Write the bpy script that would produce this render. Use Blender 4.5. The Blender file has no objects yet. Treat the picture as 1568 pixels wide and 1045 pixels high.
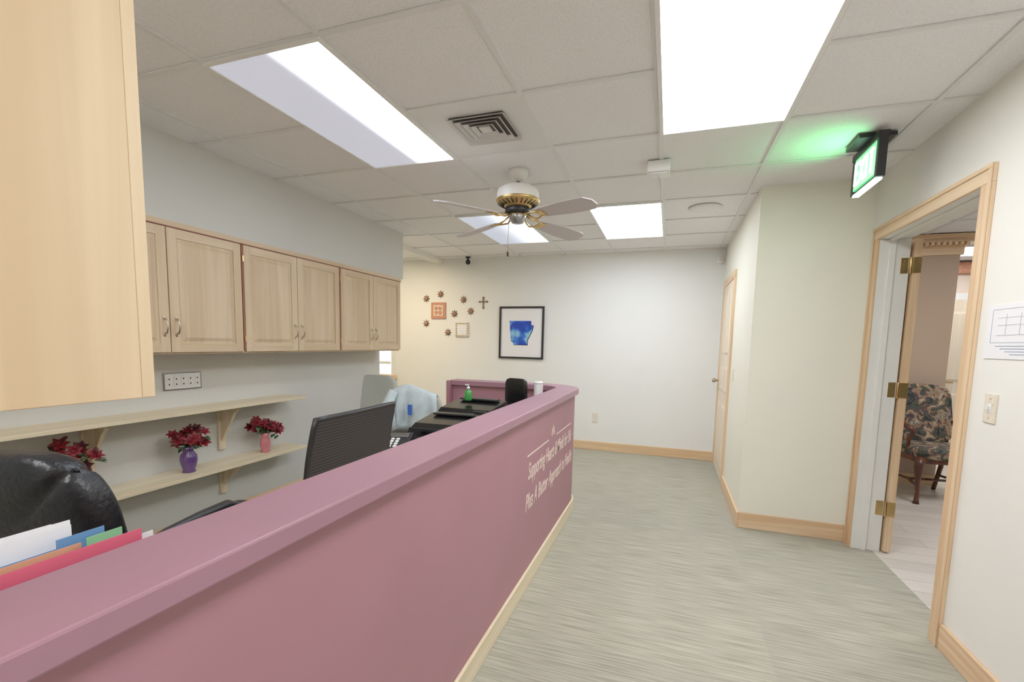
import bpy, bmesh, math, random
from mathutils import Vector, Matrix
random.seed(4)
S=bpy.context.scene
S.view_settings.view_transform='Standard'
S.view_settings.look='None'
S.view_settings.exposure=1.08
S.view_settings.gamma=1.12

# ------------------------------------------------------------------ materials
def lin(c):
    r=[]
    for v in c:
        v=v/255.0
        r.append(v/12.92 if v<=0.04045 else ((v+0.055)/1.055)**2.4)
    return (r[0],r[1],r[2],1)
def newmat(name):
    m=bpy.data.materials.new(name);m.use_nodes=True
    nt=m.node_tree;b=nt.nodes['Principled BSDF'];return m,nt,b
def plain(name,c,rough=.5,metal=0,var=.06,scale=6,bump=0,bscale=200,emis=None,es=0,coat=0):
    m,nt,b=newmat(name)
    tc=nt.nodes.new('ShaderNodeTexCoord');n=nt.nodes.new('ShaderNodeTexNoise')
    n.inputs['Scale'].default_value=scale;n.inputs['Detail'].default_value=4
    nt.links.new(tc.outputs['Object'],n.inputs['Vector'])
    r=nt.nodes.new('ShaderNodeValToRGB')
    a=lin(c)
    r.color_ramp.elements[0].position=.3;r.color_ramp.elements[1].position=.7
    r.color_ramp.elements[0].color=tuple(x*(1-var) for x in a[:3])+(1,)
    r.color_ramp.elements[1].color=tuple(min(1,x*(1+var)) for x in a[:3])+(1,)
    nt.links.new(n.outputs['Fac'],r.inputs['Fac']);nt.links.new(r.outputs['Color'],b.inputs['Base Color'])
    b.inputs['Roughness'].default_value=rough;b.inputs['Metallic'].default_value=metal
    if coat:b.inputs['Coat Weight'].default_value=coat
    if bump:
        n2=nt.nodes.new('ShaderNodeTexNoise');n2.inputs['Scale'].default_value=bscale
        nt.links.new(tc.outputs['Object'],n2.inputs['Vector'])
        bp=nt.nodes.new('ShaderNodeBump');bp.inputs['Strength'].default_value=bump;bp.inputs['Distance'].default_value=.01
        nt.links.new(n2.outputs['Fac'],bp.inputs['Height']);nt.links.new(bp.outputs['Normal'],b.inputs['Normal'])
    if emis:
        b.inputs['Emission Color'].default_value=lin(emis);b.inputs['Emission Strength'].default_value=es
    return m
def wood(name,c1,c2,grain='Z',rough=.4,k=1.0):
    m,nt,b=newmat(name)
    tc=nt.nodes.new('ShaderNodeTexCoord');mp=nt.nodes.new('ShaderNodeMapping')
    s={'X':(.9,22,22),'Y':(22,.9,22),'Z':(22,22,.9)}[grain]
    mp.inputs['Scale'].default_value=tuple(v*k for v in s)
    n=nt.nodes.new('ShaderNodeTexNoise');n.inputs['Scale'].default_value=1.0;n.inputs['Detail'].default_value=6;n.inputs['Distortion'].default_value=1.2
    mp2=nt.nodes.new('ShaderNodeMapping');mp2.inputs['Scale'].default_value=tuple(v*.22*k for v in s)
    n2=nt.nodes.new('ShaderNodeTexNoise');n2.inputs['Scale'].default_value=1.0;n2.inputs['Distortion'].default_value=2.0
    nt.links.new(tc.outputs['Object'],mp.inputs['Vector']);nt.links.new(mp.outputs['Vector'],n.inputs['Vector'])
    nt.links.new(tc.outputs['Object'],mp2.inputs['Vector']);nt.links.new(mp2.outputs['Vector'],n2.inputs['Vector'])
    ma=nt.nodes.new('ShaderNodeMath');ma.operation='ADD'
    nt.links.new(n.outputs['Fac'],ma.inputs[0]);nt.links.new(n2.outputs['Fac'],ma.inputs[1])
    r=nt.nodes.new('ShaderNodeValToRGB');r.color_ramp.elements[0].position=.7;r.color_ramp.elements[1].position=1.0
    ma2=nt.nodes.new('ShaderNodeMath');ma2.operation='MULTIPLY';ma2.inputs[1].default_value=.85
    nt.links.new(ma.outputs[0],ma2.inputs[0]);nt.links.new(ma2.outputs[0],r.inputs['Fac'])
    r.color_ramp.elements[0].color=lin(c1);r.color_ramp.elements[1].color=lin(c2)
    nt.links.new(r.outputs['Color'],b.inputs['Base Color']);b.inputs['Roughness'].default_value=rough
    return m
def emit(name,c,s):
    m,nt,b=newmat(name);b.inputs['Base Color'].default_value=(.8,.8,.8,1)
    b.inputs['Emission Color'].default_value=lin(c);b.inputs['Emission Strength'].default_value=s
    return m
def emit_grad(name,c1,s1,c2,s2,x0,x1,p0=.25,p1=.95):
    # prismatic lens lit by one tube lying near one long side
    m,nt,b=newmat(name);tc=nt.nodes.new('ShaderNodeTexCoord');sp=nt.nodes.new('ShaderNodeSeparateXYZ')
    nt.links.new(tc.outputs['Object'],sp.inputs[0])
    mr=nt.nodes.new('ShaderNodeMapRange');mr.inputs['From Min'].default_value=x0;mr.inputs['From Max'].default_value=x1
    nt.links.new(sp.outputs['X'],mr.inputs['Value'])
    r=nt.nodes.new('ShaderNodeValToRGB');r.color_ramp.elements[0].color=tuple(v*s1 for v in lin(c1)[:3])+(1,)
    r.color_ramp.elements[1].color=tuple(v*s2 for v in lin(c2)[:3])+(1,)
    r.color_ramp.elements[0].position=p0;r.color_ramp.elements[1].position=p1;r.color_ramp.interpolation='EASE'
    nt.links.new(mr.outputs[0],r.inputs['Fac'])
    b.inputs['Base Color'].default_value=(.6,.6,.62,1)
    nt.links.new(r.outputs['Color'],b.inputs['Emission Color']);b.inputs['Emission Strength'].default_value=1
    return m

OAK1=(216,180,138);OAK2=(234,206,168)
m_oak=wood('oak_v',OAK1,OAK2,'Z');m_oaky=wood('oak_y',OAK1,OAK2,'Y');m_oakx=wood('oak_x',OAK1,OAK2,'X')
m_cab=wood('cabinet_oak',(208,182,146),(222,198,164),'Z',.38)
m_caby=wood('cabinet_oak_rail',(208,182,146),(222,198,164),'Y',.38)
m_cabred=plain('cabinet_edge',(160,98,80),.5)
m_near=wood('near_oak',(206,180,142),(224,200,162),'Z',.45,.45)
m_nearedge=wood('near_oak_edge',(214,188,148),(228,206,170),'Z',.45,.45)
m_maple=wood('maple_y',(218,202,168),(232,218,188),'Y',.5)
m_maplez=wood('maple_z',(214,194,160),(230,212,182),'Z',.5)
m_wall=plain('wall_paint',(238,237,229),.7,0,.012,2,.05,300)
m_wallb=plain('wall_paint_back',(236,237,233),.7,0,.012,2,.05,300)
m_wallcol=plain('wall_paint_column',(238,236,220),.65,0,.012,2,.05,300)
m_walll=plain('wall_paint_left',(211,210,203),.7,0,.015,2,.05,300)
m_tan=plain('wall_paint_tan',(190,166,144),.7,0,.02,2)
m_white=plain('white_plastic',(236,236,232),.35,0,.01)
m_jamb=plain('jamb_paint',(236,235,228),.4,0,.02)
m_grid=plain('grid_metal',(230,230,228),.5,0,.01)
m_counter=plain('counter_laminate',(160,118,134),.38,0,.03,3)
m_counterf=plain('counter_front_laminate',(168,120,132),.5,0,.03,3)
m_black=plain('black_plastic',(30,31,34),.4,0,.1)
m_black2=plain('black_gloss',(20,20,22),.2,0,.1)
m_leather=plain('black_leather',(24,26,32),.35,0,.2,30,.3,60)
m_brass=plain('brass',(214,184,124),.28,1,.08,20)
m_nickel=plain('nickel',(190,180,160),.3,1,.05)
m_chrome=plain('steel',(170,172,176),.25,1,.05)
m_darkwood=wood('dark_walnut',(70,38,26),(110,64,42),'Z',.35)
m_purple=plain('purple_glass',(92,60,118),.15,0,.1,5,0,200,None,0,.5)
m_pink=plain('pink_glass',(204,120,126),.15,0,.1,5,0,200,None,0,.5)
m_red=plain('red_petals',(130,22,34),.6,0,.35,40)
m_dred=plain('dark_red_petals',(76,18,26),.6,0,.35,40)
m_green=plain('leaf_green',(64,96,54),.6,0,.3,40)
m_beigefab=plain('beige_fabric',(186,188,178),.9,0,.05,60,.3,300)
m_jacket=plain('jacket_fabric',(192,204,206),.9,0,.1,14,.3,200)
m_paper=plain('paper',(240,240,242),.7,0,.01)
m_fpink=plain('folder_pink',(220,96,122),.6,0,.03)
m_fgreen=plain('folder_green',(132,186,140),.6,0,.03)
m_fblue=plain('folder_blue',(100,146,196),.6,0,.03)
m_forange=plain('folder_orange',(226,160,128),.6,0,.03)
m_bluep=plain('blue_plastic',(50,100,190),.4,0,.03)
m_greenb=plain('green_bottle',(60,150,70),.2,0,.03)
m_text=plain('white_vinyl',(230,206,198),.5,0,.01)
m_terra=plain('terracotta_tile',(200,140,112),.7,0,.3,70)
m_cream=plain('cream_tile',(226,216,196),.7,0,.1,50)
m_bronze=plain('bronze_star',(128,106,80),.5,.3,.2,30)
m_mat=plain('mat_board',(238,238,240),.8,0,.01)
m_deskm=wood('desk_laminate',(196,168,134),(214,190,158),'Y',.45)

def mat_ceiling():
    m,nt,b=newmat('ceiling_tile')
    tc=nt.nodes.new('ShaderNodeTexCoord');n=nt.nodes.new('ShaderNodeTexNoise');n.inputs['Scale'].default_value=110;n.inputs['Detail'].default_value=3
    nt.links.new(tc.outputs['Object'],n.inputs['Vector'])
    r=nt.nodes.new('ShaderNodeValToRGB');r.color_ramp.elements[0].position=.35;r.color_ramp.elements[1].position=.6
    r.color_ramp.elements[0].color=lin((234,233,233));r.color_ramp.elements[1].color=lin((242,241,241))
    nt.links.new(n.outputs['Fac'],r.inputs['Fac']);nt.links.new(r.outputs['Color'],b.inputs['Base Color'])
    b.inputs['Roughness'].default_value=.9
    bp=nt.nodes.new('ShaderNodeBump');bp.inputs['Strength'].default_value=.1;bp.inputs['Distance'].default_value=.003
    nt.links.new(n.outputs['Fac'],bp.inputs['Height']);nt.links.new(bp.outputs['Normal'],b.inputs['Normal'])
    return m
m_ceil=mat_ceiling()
def mat_carpet():
    m,nt,b=newmat('carpet')
    tc=nt.nodes.new('ShaderNodeTexCoord');mp=nt.nodes.new('ShaderNodeMapping');mp.inputs['Scale'].default_value=(4,110,1)
    n=nt.nodes.new('ShaderNodeTexNoise');n.inputs['Scale'].default_value=1;n.inputs['Detail'].default_value=4
    nt.links.new(tc.outputs['Object'],mp.inputs['Vector']);nt.links.new(mp.outputs['Vector'],n.inputs['Vector'])
    r=nt.nodes.new('ShaderNodeValToRGB');r.color_ramp.elements[0].position=.32;r.color_ramp.elements[1].position=.68
    r.color_ramp.elements[0].color=lin((146,143,127));r.color_ramp.elements[1].color=lin((184,180,163))
    nt.links.new(n.outputs['Fac'],r.inputs['Fac'])
    br=nt.nodes.new('ShaderNodeTexBrick');br.inputs['Scale'].default_value=1;br.inputs['Brick Width'].default_value=1.0;br.inputs['Row Height'].default_value=.5
    br.inputs['Color1'].default_value=(.92,.93,.95,1);br.inputs['Color2'].default_value=(1,1,1,1);br.inputs['Mortar'].default_value=(.94,.94,.94,1);br.inputs['Mortar Size'].default_value=.002
    nt.links.new(tc.outputs['Object'],br.inputs['Vector'])
    mx=nt.nodes.new('ShaderNodeMix');mx.data_type='RGBA';mx.blend_type='MULTIPLY';mx.inputs['Factor'].default_value=1
    nt.links.new(r.outputs['Color'],mx.inputs[6]);nt.links.new(br.outputs['Color'],mx.inputs[7])
    nt.links.new(mx.outputs[2],b.inputs['Base Color']);b.inputs['Roughness'].default_value=.95
    bp=nt.nodes.new('ShaderNodeBump');bp.inputs['Strength'].default_value=.25;bp.inputs['Distance'].default_value=.003
    nt.links.new(n.outputs['Fac'],bp.inputs['Height']);nt.links.new(bp.outputs['Normal'],b.inputs['Normal'])
    return m
m_carpet=mat_carpet()
def mat_planks():
    m,nt,b=newmat('vinyl_planks')
    tc=nt.nodes.new('ShaderNodeTexCoord')
    br=nt.nodes.new('ShaderNodeTexBrick');br.inputs['Brick Width'].default_value=1.2;br.inputs['Row Height'].default_value=.15;br.inputs['Scale'].default_value=1
    br.inputs['Color1'].default_value=lin((206,198,188));br.inputs['Color2'].default_value=lin((224,217,208));br.inputs['Mortar'].default_value=lin((176,164,152));br.inputs['Mortar Size'].default_value=.003
    nt.links.new(tc.outputs['Object'],br.inputs['Vector'])
    mp=nt.nodes.new('ShaderNodeMapping');mp.inputs['Scale'].default_value=(2,40,1);n=nt.nodes.new('ShaderNodeTexNoise');n.inputs['Scale'].default_value=1
    nt.links.new(tc.outputs['Object'],mp.inputs['Vector']);nt.links.new(mp.outputs['Vector'],n.inputs['Vector'])
    r=nt.nodes.new('ShaderNodeValToRGB');r.color_ramp.elements[0].color=(.8,.8,.8,1);r.color_ramp.elements[1].color=(1,1,1,1);nt.links.new(n.outputs['Fac'],r.inputs['Fac'])
    mx=nt.nodes.new('ShaderNodeMix');mx.data_type='RGBA';mx.blend_type='MULTIPLY';mx.inputs['Factor'].default_value=1
    nt.links.new(br.outputs['Color'],mx.inputs[6]);nt.links.new(r.outputs['Color'],mx.inputs[7]);nt.links.new(mx.outputs[2],b.inputs['Base Color'])
    b.inputs['Roughness'].default_value=.35
    return m
m_plank=mat_planks()
def mat_floral():
    m,nt,b=newmat('floral_upholstery')
    tc=nt.nodes.new('ShaderNodeTexCoord');v=nt.nodes.new('ShaderNodeTexNoise');v.inputs['Scale'].default_value=11;v.inputs['Detail'].default_value=2;v.inputs['Distortion'].default_value=1.5
    nt.links.new(tc.outputs['Object'],v.inputs['Vector'])
    r=nt.nodes.new('ShaderNodeValToRGB');e=r.color_ramp.elements;e[0].position=.34;e[0].color=lin((40,42,52))
    e[1].position=.66;e[1].color=lin((186,166,132))
    for p,c in((.42,(84,92,70)),(.47,(54,56,68)),(.52,(128,84,70)),(.58,(170,150,112)),(.61,(84,92,108))):
        q=e.new(p);q.color=lin(c)
    nt.links.new(v.outputs['Fac'],r.inputs['Fac']);nt.links.new(r.outputs['Color'],b.inputs['Base Color']);b.inputs['Roughness'].default_value=.9
    return m
m_floral=mat_floral()
def mat_bluemap():
    m,nt,b=newmat('blue_print')
    tc=nt.nodes.new('ShaderNodeTexCoord');v=nt.nodes.new('ShaderNodeTexNoise');v.inputs['Scale'].default_value=5;v.inputs['Distortion'].default_value=1
    nt.links.new(tc.outputs['Object'],v.inputs['Vector']);r=nt.nodes.new('ShaderNodeValToRGB');e=r.color_ramp.elements
    e[0].position=.35;e[0].color=lin((24,64,180));e[1].position=.58;e[1].color=lin((150,212,234));q=e.new(.47);q.color=lin((50,114,216))
    nt.links.new(v.outputs['Fac'],r.inputs['Fac']);nt.links.new(r.outputs['Color'],b.inputs['Base Color']);b.inputs['Roughness'].default_value=.5
    return m
m_blue=mat_bluemap()
def mat_mesh():
    m,nt,b=newmat('chair_mesh')
    tc=nt.nodes.new('ShaderNodeTexCoord');w=nt.nodes.new('ShaderNodeTexWave');w.bands_direction='Z';w.inputs['Scale'].default_value=24
    nt.links.new(tc.outputs['Object'],w.inputs['Vector']);r=nt.nodes.new('ShaderNodeValToRGB')
    r.color_ramp.elements[0].color=lin((26,26,28));r.color_ramp.elements[1].color=lin((60,60,62))
    nt.links.new(w.outputs['Fac'],r.inputs['Fac']);nt.links.new(r.outputs['Color'],b.inputs['Base Color']);b.inputs['Roughness'].default_value=.6
    return m
m_mesh=mat_mesh()

# ------------------------------------------------------------------ mesh builder
class B:
    def __init__(s,tf=None): s.v=[];s.f=[];s.mi=[];s.sm=[];s.mats=[];s.tf=tf or Matrix.Identity(4)
    def m(s,mat):
        if mat not in s.mats:s.mats.append(mat)
        return s.mats.index(mat)
    def add(s,vs,fs,mat,smooth=False,tf=None):
        o=len(s.v);t=s.tf@(tf or Matrix.Identity(4))
        s.v+= [tuple(t@Vector(p)) for p in vs];k=s.m(mat)
        for f in fs:s.f.append([i+o for i in f]);s.mi.append(k);s.sm.append(smooth)
    def box(s,x0,x1,y0,y1,z0,z1,mat,tf=None):
        x0,x1=sorted((x0,x1));y0,y1=sorted((y0,y1));z0,z1=sorted((z0,z1))
        vs=[(x,y,z) for z in(z0,z1) for y in(y0,y1) for x in(x0,x1)]
        s.add(vs,[(0,2,3,1),(4,5,7,6),(0,1,5,4),(2,6,7,3),(0,4,6,2),(1,3,7,5)],mat,False,tf)
    def hexa(s,b4,t4,mat,tf=None):
        s.add(list(b4)+list(t4),[(3,2,1,0),(4,5,6,7),(0,1,5,4),(1,2,6,5),(2,3,7,6),(3,0,4,7)],mat,False,tf)
    def prism(s,poly,d,mat,tf=None,smooth=False):
        n=len(poly);d=Vector(d);vs=[tuple(p) for p in poly]+[tuple(Vector(p)+d) for p in poly]
        fs=[list(range(n))[::-1],[n+i for i in range(n)]]+[(i,(i+1)%n,n+(i+1)%n,n+i) for i in range(n)]
        s.add(vs,fs,mat,smooth,tf)
    def lathe(s,prof,mat,c=(0,0,0),n=28,tf=None,cap=True):
        vs=[];fs=[]
        for r,z in prof:
            for i in range(n):
                a=2*math.pi*i/n;vs.append((c[0]+r*math.cos(a),c[1]+r*math.sin(a),c[2]+z))
        for j in range(len(prof)-1):
            for i in range(n):
                k=(i+1)%n;fs.append((j*n+i,j*n+k,(j+1)*n+k,(j+1)*n+i))
        if cap:
            fs.append(list(range(n))[::-1]);fs.append([(len(prof)-1)*n+i for i in range(n)])
        s.add(vs,fs,mat,True,tf)
    def tube(s,pts,rad,mat,n=10,tf=None):
        pts=[Vector(p) for p in pts]
        if not isinstance(rad,(list,tuple)):rad=[rad]*len(pts)
        vs=[];fs=[];up=None
        for i,p in enumerate(pts):
            t=(pts[min(i+1,len(pts)-1)]-pts[max(i-1,0)]).normalized()
            if up is None:
                up=Vector((0,0,1)) if abs(t.z)<.9 else Vector((1,0,0))
            u=(up-t*up.dot(t)).normalized();w=t.cross(u);up=u
            for k in range(n):
                a=2*math.pi*k/n;vs.append(tuple(p+(u*math.cos(a)+w*math.sin(a))*rad[i]))
        for i in range(len(pts)-1):
            for k in range(n):
                q=(k+1)%n;fs.append((i*n+k,i*n+q,(i+1)*n+q,(i+1)*n+k))
        fs.append(list(range(n))[::-1]);fs.append([(len(pts)-1)*n+k for k in range(n)])
        s.add(vs,fs,mat,True,tf)
    def pad(s,c,r,mat,e=.35,tf=None,bend=None,n=24,mm=14):
        def sp(v,e):return math.copysign(abs(v)**e,v)
        vs=[];fs=[]
        for j in range(mm+1):
            ph=-math.pi/2+math.pi*j/mm
            for i in range(n):
                th=2*math.pi*i/n
                x=r[0]*sp(math.cos(ph),e)*sp(math.cos(th),e);y=r[1]*sp(math.cos(ph),e)*sp(math.sin(th),e);z=r[2]*sp(math.sin(ph),e)
                if bend:y,z,x=bend(x,y,z)
                vs.append((c[0]+x,c[1]+y,c[2]+z))
        for j in range(mm):
            for i in range(n):
                k=(i+1)%n;fs.append((j*n+i,j*n+k,(j+1)*n+k,(j+1)*n+i))
        s.add(vs,fs,mat,True,tf)
    def grid(s,fn,nu,nv,mat,smooth=True,tf=None):
        vs=[fn(i/nu,j/nv) for j in range(nv+1) for i in range(nu+1)]
        fs=[(j*(nu+1)+i,j*(nu+1)+i+1,(j+1)*(nu+1)+i+1,(j+1)*(nu+1)+i) for j in range(nv) for i in range(nu)]
        s.add(vs,fs,mat,smooth,tf)
    def done(s,name,bevel=0,solid=0,seg=2):
        me=bpy.data.meshes.new(name);me.from_pydata(s.v,[],s.f)
        for m in s.mats:me.materials.append(m)
        for p,k,q in zip(me.polygons,s.mi,s.sm):p.material_index=k;p.use_smooth=q
        bm=bmesh.new();bm.from_mesh(me)
        if s.sm and any(s.sm): bmesh.ops.remove_doubles(bm,verts=bm.verts,dist=1e-6)
        bmesh.ops.recalc_face_normals(bm,faces=bm.faces);bm.to_mesh(me);bm.free()
        o=bpy.data.objects.new(name,me);S.collection.objects.link(o)
        if solid:
            md=o.modifiers.new('s','SOLIDIFY');md.thickness=solid
        if bevel:
            md=o.modifiers.new('b','BEVEL');md.width=bevel;md.segments=seg;md.limit_method='ANGLE';md.angle_limit=math.radians(40)
        return o
def simple(name,x0,x1,y0,y1,z0,z1,mat,bevel=0):
    b=B();b.box(x0,x1,y0,y1,z0,z1,mat);return b.done(name,bevel)
def TF(loc,rz=0): return Matrix.Translation(loc)@Matrix.Rotation(rz,4,'Z')

# ------------------------------------------------------------------ constants
CZ=2.535; T=.61; GX=-.1085; GY=2.139
XW=1.272; XW2=1.437; YB=5.977; XK=.569; YK=3.819; XL=-3.10; XS=-2.805; YE=4.45

# ------------------------------------------------------------------ shell
simple('floor',-5.2,1.40,-2.2,8.6,-.1,0,m_carpet)
simple('floor_lounge',1.40,5.2,-2.2,8.6,-.1,0,m_plank)
simple('ceiling',-5.2,5.2,-2.2,8.6,CZ,CZ+.1,m_ceil)
b=B()
for i in range(-8,9):
    x=GX+T*i; b.box(x-.012,x+.012,-2.1,YB if x<XW else 8.4,CZ-.008,CZ-.0005,m_grid)
for j in range(-7,11):
    y=GY+T*j
    b.box(-5.1,5.1,y-.012,y+.012,CZ-.0075,CZ-.001,m_grid)
b.done('trim_ceiling_grid')
simple('wall_back',-5.2,XK+.1,YB,YB+.12,0,CZ,m_wallb)
b=B();b.prism([(XK,YK,0),(XW2,YK,0),(XW2,YK+.12,0),(XK+.12,YK+.12,0),(XK+.12,YB,0),(XK,YB,0)],(0,0,CZ),m_wallcol);b.done('wall_closet')
b=B();b.box(XW,XW2,-2.2,2.63,0,CZ,m_wall);b.box(XW,XW2,2.63,3.72,2.115,CZ,m_wall);b.box(XW,XW2,3.72,YK,0,CZ,m_wall);b.box(XW2-.12,XW2,YK+.12,5.85,0,CZ,m_wall);b.done('wall_right')
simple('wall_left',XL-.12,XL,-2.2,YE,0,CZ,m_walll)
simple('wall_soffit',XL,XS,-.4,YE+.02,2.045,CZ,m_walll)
simple('trim_header',XL-.12,XL,YE,YB,CZ-.06,CZ,m_wall)
simple('wall_front',-5.2,5.2,-2.3,-2.2,0,CZ,m_wall)
simple('wall_annex_left',-5.3,-5.2,-2.2,YB,0,CZ,m_wall)
simple('wall_lounge_partition',XW2,2.66,5.8,5.95,0,CZ,m_tan)
simple('wall_lounge_far',2.0,5.2,7.5,7.6,0,CZ,plain('lounge_far_paint',(232,214,196),.7))
simple('wall_lounge_right',5.1,5.2,-2.2,7.5,0,CZ,m_wall)
b=B()
for k,(d,z0,z1) in enumerate(((.10,CZ-.05,CZ-.01),(.075,CZ-.085,CZ-.05),(.045,CZ-.12,CZ-.085),(.02,CZ-.2,CZ-.12))):
    b.box(XW2+.01,2.66+d,5.8-d,5.8,z0,z1,m_oakx);b.box(2.66,2.66+d,5.8,5.95,z0,z1,m_oakx)
for i in range(26): b.box(1.5+i*.046,1.525+i*.046,5.69,5.75,CZ-.12,CZ-.088,m_oakx)
b.done('trim_crown_lounge')
simple('trim_crown_far',2.7,5.1,7.42,7.5,CZ-.16,CZ-.02,m_terra,.01)
simple('baseboard_lounge',XW2,2.66,5.785,5.8,0,.11,m_oakx)

b=B()
m_glass=emit('daylight_glass',(214,236,246),.6)
b.box(-4.75,-3.93,YB-.012,YB-.004,.87,1.95,m_glass)
for (x0,x1,z0,z1) in((-4.8,-4.73,.82,2.0),(-3.94,-3.89,.82,2.0),(-4.8,-3.89,1.94,2.0)): b.box(x0,x1,YB-.03,YB-.003,z0,z1,m_white)
b.box(-4.84,-3.85,YB-.06,YB-.003,.80,.86,m_oakx)
b.box(-4.36,-4.32,YB-.03,YB-.003,.86,1.95,m_white)
b.box(-4.30,-3.95,YB-.028,YB-.013,1.02,1.06,m_white)
b.done('window_1',.004)

simple('baseboard_back',-5.1,XK,YB-.016,YB,0,.115,m_oakx,.004)
b=B();b.box(XK-.016,XK,YK-.016,4.87,0,.12,m_oaky);b.box(XK,XW-.01,YK-.016,YK,0,.12,m_oakx);b.done('baseboard_column',.004)
simple('baseboard_right',XW-.016,XW,-2.1,2.56,0,.12,m_oaky,.004)
simple('baseboard_left',XL,XL+.016,-2.1,YE,0,.11,m_oaky,.004)

b=B()
y0,y1,zt=2.645,3.70,2.105;cw=.078
b.box(XW-.016,XW,y0-cw,y0,0,zt,m_oak);b.box(XW-.016,XW,y1,y1+cw-.002,0,zt,m_oak);b.box(XW-.016,XW,y0-cw,y1+cw-.002,zt,zt+cw,m_oaky)
b.box(XW-.024,XW-.016,y0-cw,y0-cw+.02,0,zt+cw-.02,m_oak);b.box(XW-.024,XW-.016,y0-cw,y1+cw-.002,zt+cw-.02,zt+cw,m_oaky);b.box(XW-.022,XW-.016,y1+cw-.02,y1+cw-.002,0,zt+cw-.02,m_oak)
b.box(XW-.004,XW2+.003,y1,y1+.02,0,zt,m_jamb);b.box(XW-.004,XW2+.003,y0-.016,y0,0,zt,m_jamb);b.box(XW-.004,XW2+.003,y0,y1,zt,zt+.012,m_jamb)
b.box(XW+.05,XW+.085,y1-.012,y1,0,zt,m_jamb);b.box(XW+.05,XW+.085,y0,y0+.012,0,zt,m_jamb);b.box(XW+.05,XW+.085,y0+.012,y1-.012,zt-.012,zt,m_jamb)
b.done('trim_door_casing',.003)
b=B()
dx0,dx1=XW2+.016,XW2+.056
b.box(dx0,dx1,y1-.02,y1+.86,.012,zt-.01,m_oak)
for z in(.31,1.12,1.93):
    b.box(XW2-.045,XW2-.004,y1-.0035,y1+.001,z-.05,z+.05,m_brass)
    b.box(dx0-.004,dx1+.002,y1-.0235,y1-.02,z-.05,z+.05,m_brass)
    b.lathe([(.007,-.052),(.007,.052)],m_brass,(XW2+.006,y1-.012,z),12)
    for dz in(-.03,0,.03):
        b.box(XW2-.03,XW2-.024,y1-.005,y1-.0036,z+dz-.003,z+dz+.003,m_nickel)
for z0,z1 in((.2,.95),(1.1,1.95)): b.box(dx1,dx1+.006,y1+.13,y1+.7,z0,z1,m_oak)
b.lathe([(.012,0),(.012,.05),(.028,.055),(.028,.075),(.015,.085)],m_brass,(0,0,0),16,Matrix.Translation((dx1,y1+.79,.95))@Matrix.Rotation(math.pi/2,4,'Y'))
b.done('door_1',.002)

b=B()
ya,yb=4.95,5.80
b.box(XK-.018,XK,ya-.07,ya,0,2.05,m_oak);b.box(XK-.018,XK,yb,yb+.07,0,2.05,m_oak);b.box(XK-.018,XK,ya-.07,yb+.07,2.05,2.12,m_oaky)
b.done('trim_closet_casing',.003)
b=B()
mcd=wood('closet_door_wood',(230,212,184),(238,224,202),'Z')
b.box(XK-.008,XK,ya,yb,.01,2.05,mcd)
for z0,z1 in((.12,.78),(.9,1.18),(1.3,1.95)):
    for p,q in((ya+.09,ya+.39),(ya+.47,yb-.09)):
        b.hexa([(XK-.0085,p,z0),(XK-.0085,q,z0),(XK-.0085,q,z1),(XK-.0085,p,z1)],[(XK-.02,p+.03,z0+.03),(XK-.02,q-.03,z0+.03),(XK-.02,q-.03,z1-.03),(XK-.02,p+.03,z1-.03)],mcd)
b.lathe([(.012,0),(.012,.04),(.026,.045),(.028,.065),(.015,.08)],m_nickel,(0,0,0),16,Matrix.Translation((XK-.008,yb-.07,1.0))@Matrix.Rotation(-math.pi/2,4,'Y'))
b.done('door_2',.002)

b=B()
b.box(3.30,4.16,7.47,7.495,.01,2.05,mcd)
for z0,z1 in((.15,.85),(1.0,1.9)):
    for p,q in((3.40,3.68),(3.78,4.06)):
        b.hexa([(p,7.469,z0),(q,7.469,z0),(q,7.469,z1),(p,7.469,z1)],[(p+.03,7.455,z0+.03),(q-.03,7.455,z0+.03),(q-.03,7.455,z1-.03),(p+.03,7.455,z1-.03)],mcd)
for p,q,z0,z1 in((3.22,3.30,0,2.05),(4.16,4.24,0,2.05),(3.22,4.24,2.05,2.13)): b.box(p,q,7.47,7.498,z0,z1,m_white)
b.box(3.36,3.48,7.42,7.43,.98,1.0,m_brass);b.lathe([(.025,0),(.025,.02),(.01,.03),(.01,.05)],m_brass,(0,0,0),14,Matrix.Translation((3.37,7.47,.99))@Matrix.Rotation(math.pi/2,4,'X'))
b.done('door_3',.002)

# ------------------------------------------------------------------ ceiling fixtures
def troffer(name,x0,x1,y0,y1,mat):
    b=B();z=CZ-.011;fr=.018
    b.box(x0,x0+fr,y0,y1,z-.006,CZ-.001,m_white);b.box(x1-fr,x1,y0,y1,z-.006,CZ-.001,m_white)
    b.box(x0+fr,x1-fr,y0,y0+fr,z-.006,CZ-.001,m_white);b.box(x0+fr,x1-fr,y1-fr,y1,z-.006,CZ-.001,m_white)
    b.box(x0+fr,x1-fr,y0+fr,y1-fr,z,z+.004,mat)
    return b.done(name)
def gx(i):return GX+T*i
def gy(j):return GY+T*j
LE=6.5
m_lampA=emit('lamp_lens',(250,250,253),LE)
m_lampF=emit('lamp_lens_far',(240,246,255),LE)
m_lampG=emit_grad('lamp_lens_side',(202,208,228),.25,(232,242,255),LE*1.5,gx(-3),gx(-2),.5,1.0)
m_lampH=emit_grad('lamp_lens_side_far',(206,222,250),.22,(236,244,255),.75,gx(-3),gx(-2))
m_lampW=emit('lamp_lens_warm',(255,232,196),8)
troffer('ceiling_light_panel',gx(0),gx(1),gy(-1),gy(1),m_lampA)
troffer('ceiling_light_panel',gx(-3),gx(-2),gy(-1),gy(1),m_lampG)
troffer('ceiling_light_panel',gx(-1),gx(0),gy(3),gy(5),m_lampF)
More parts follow.
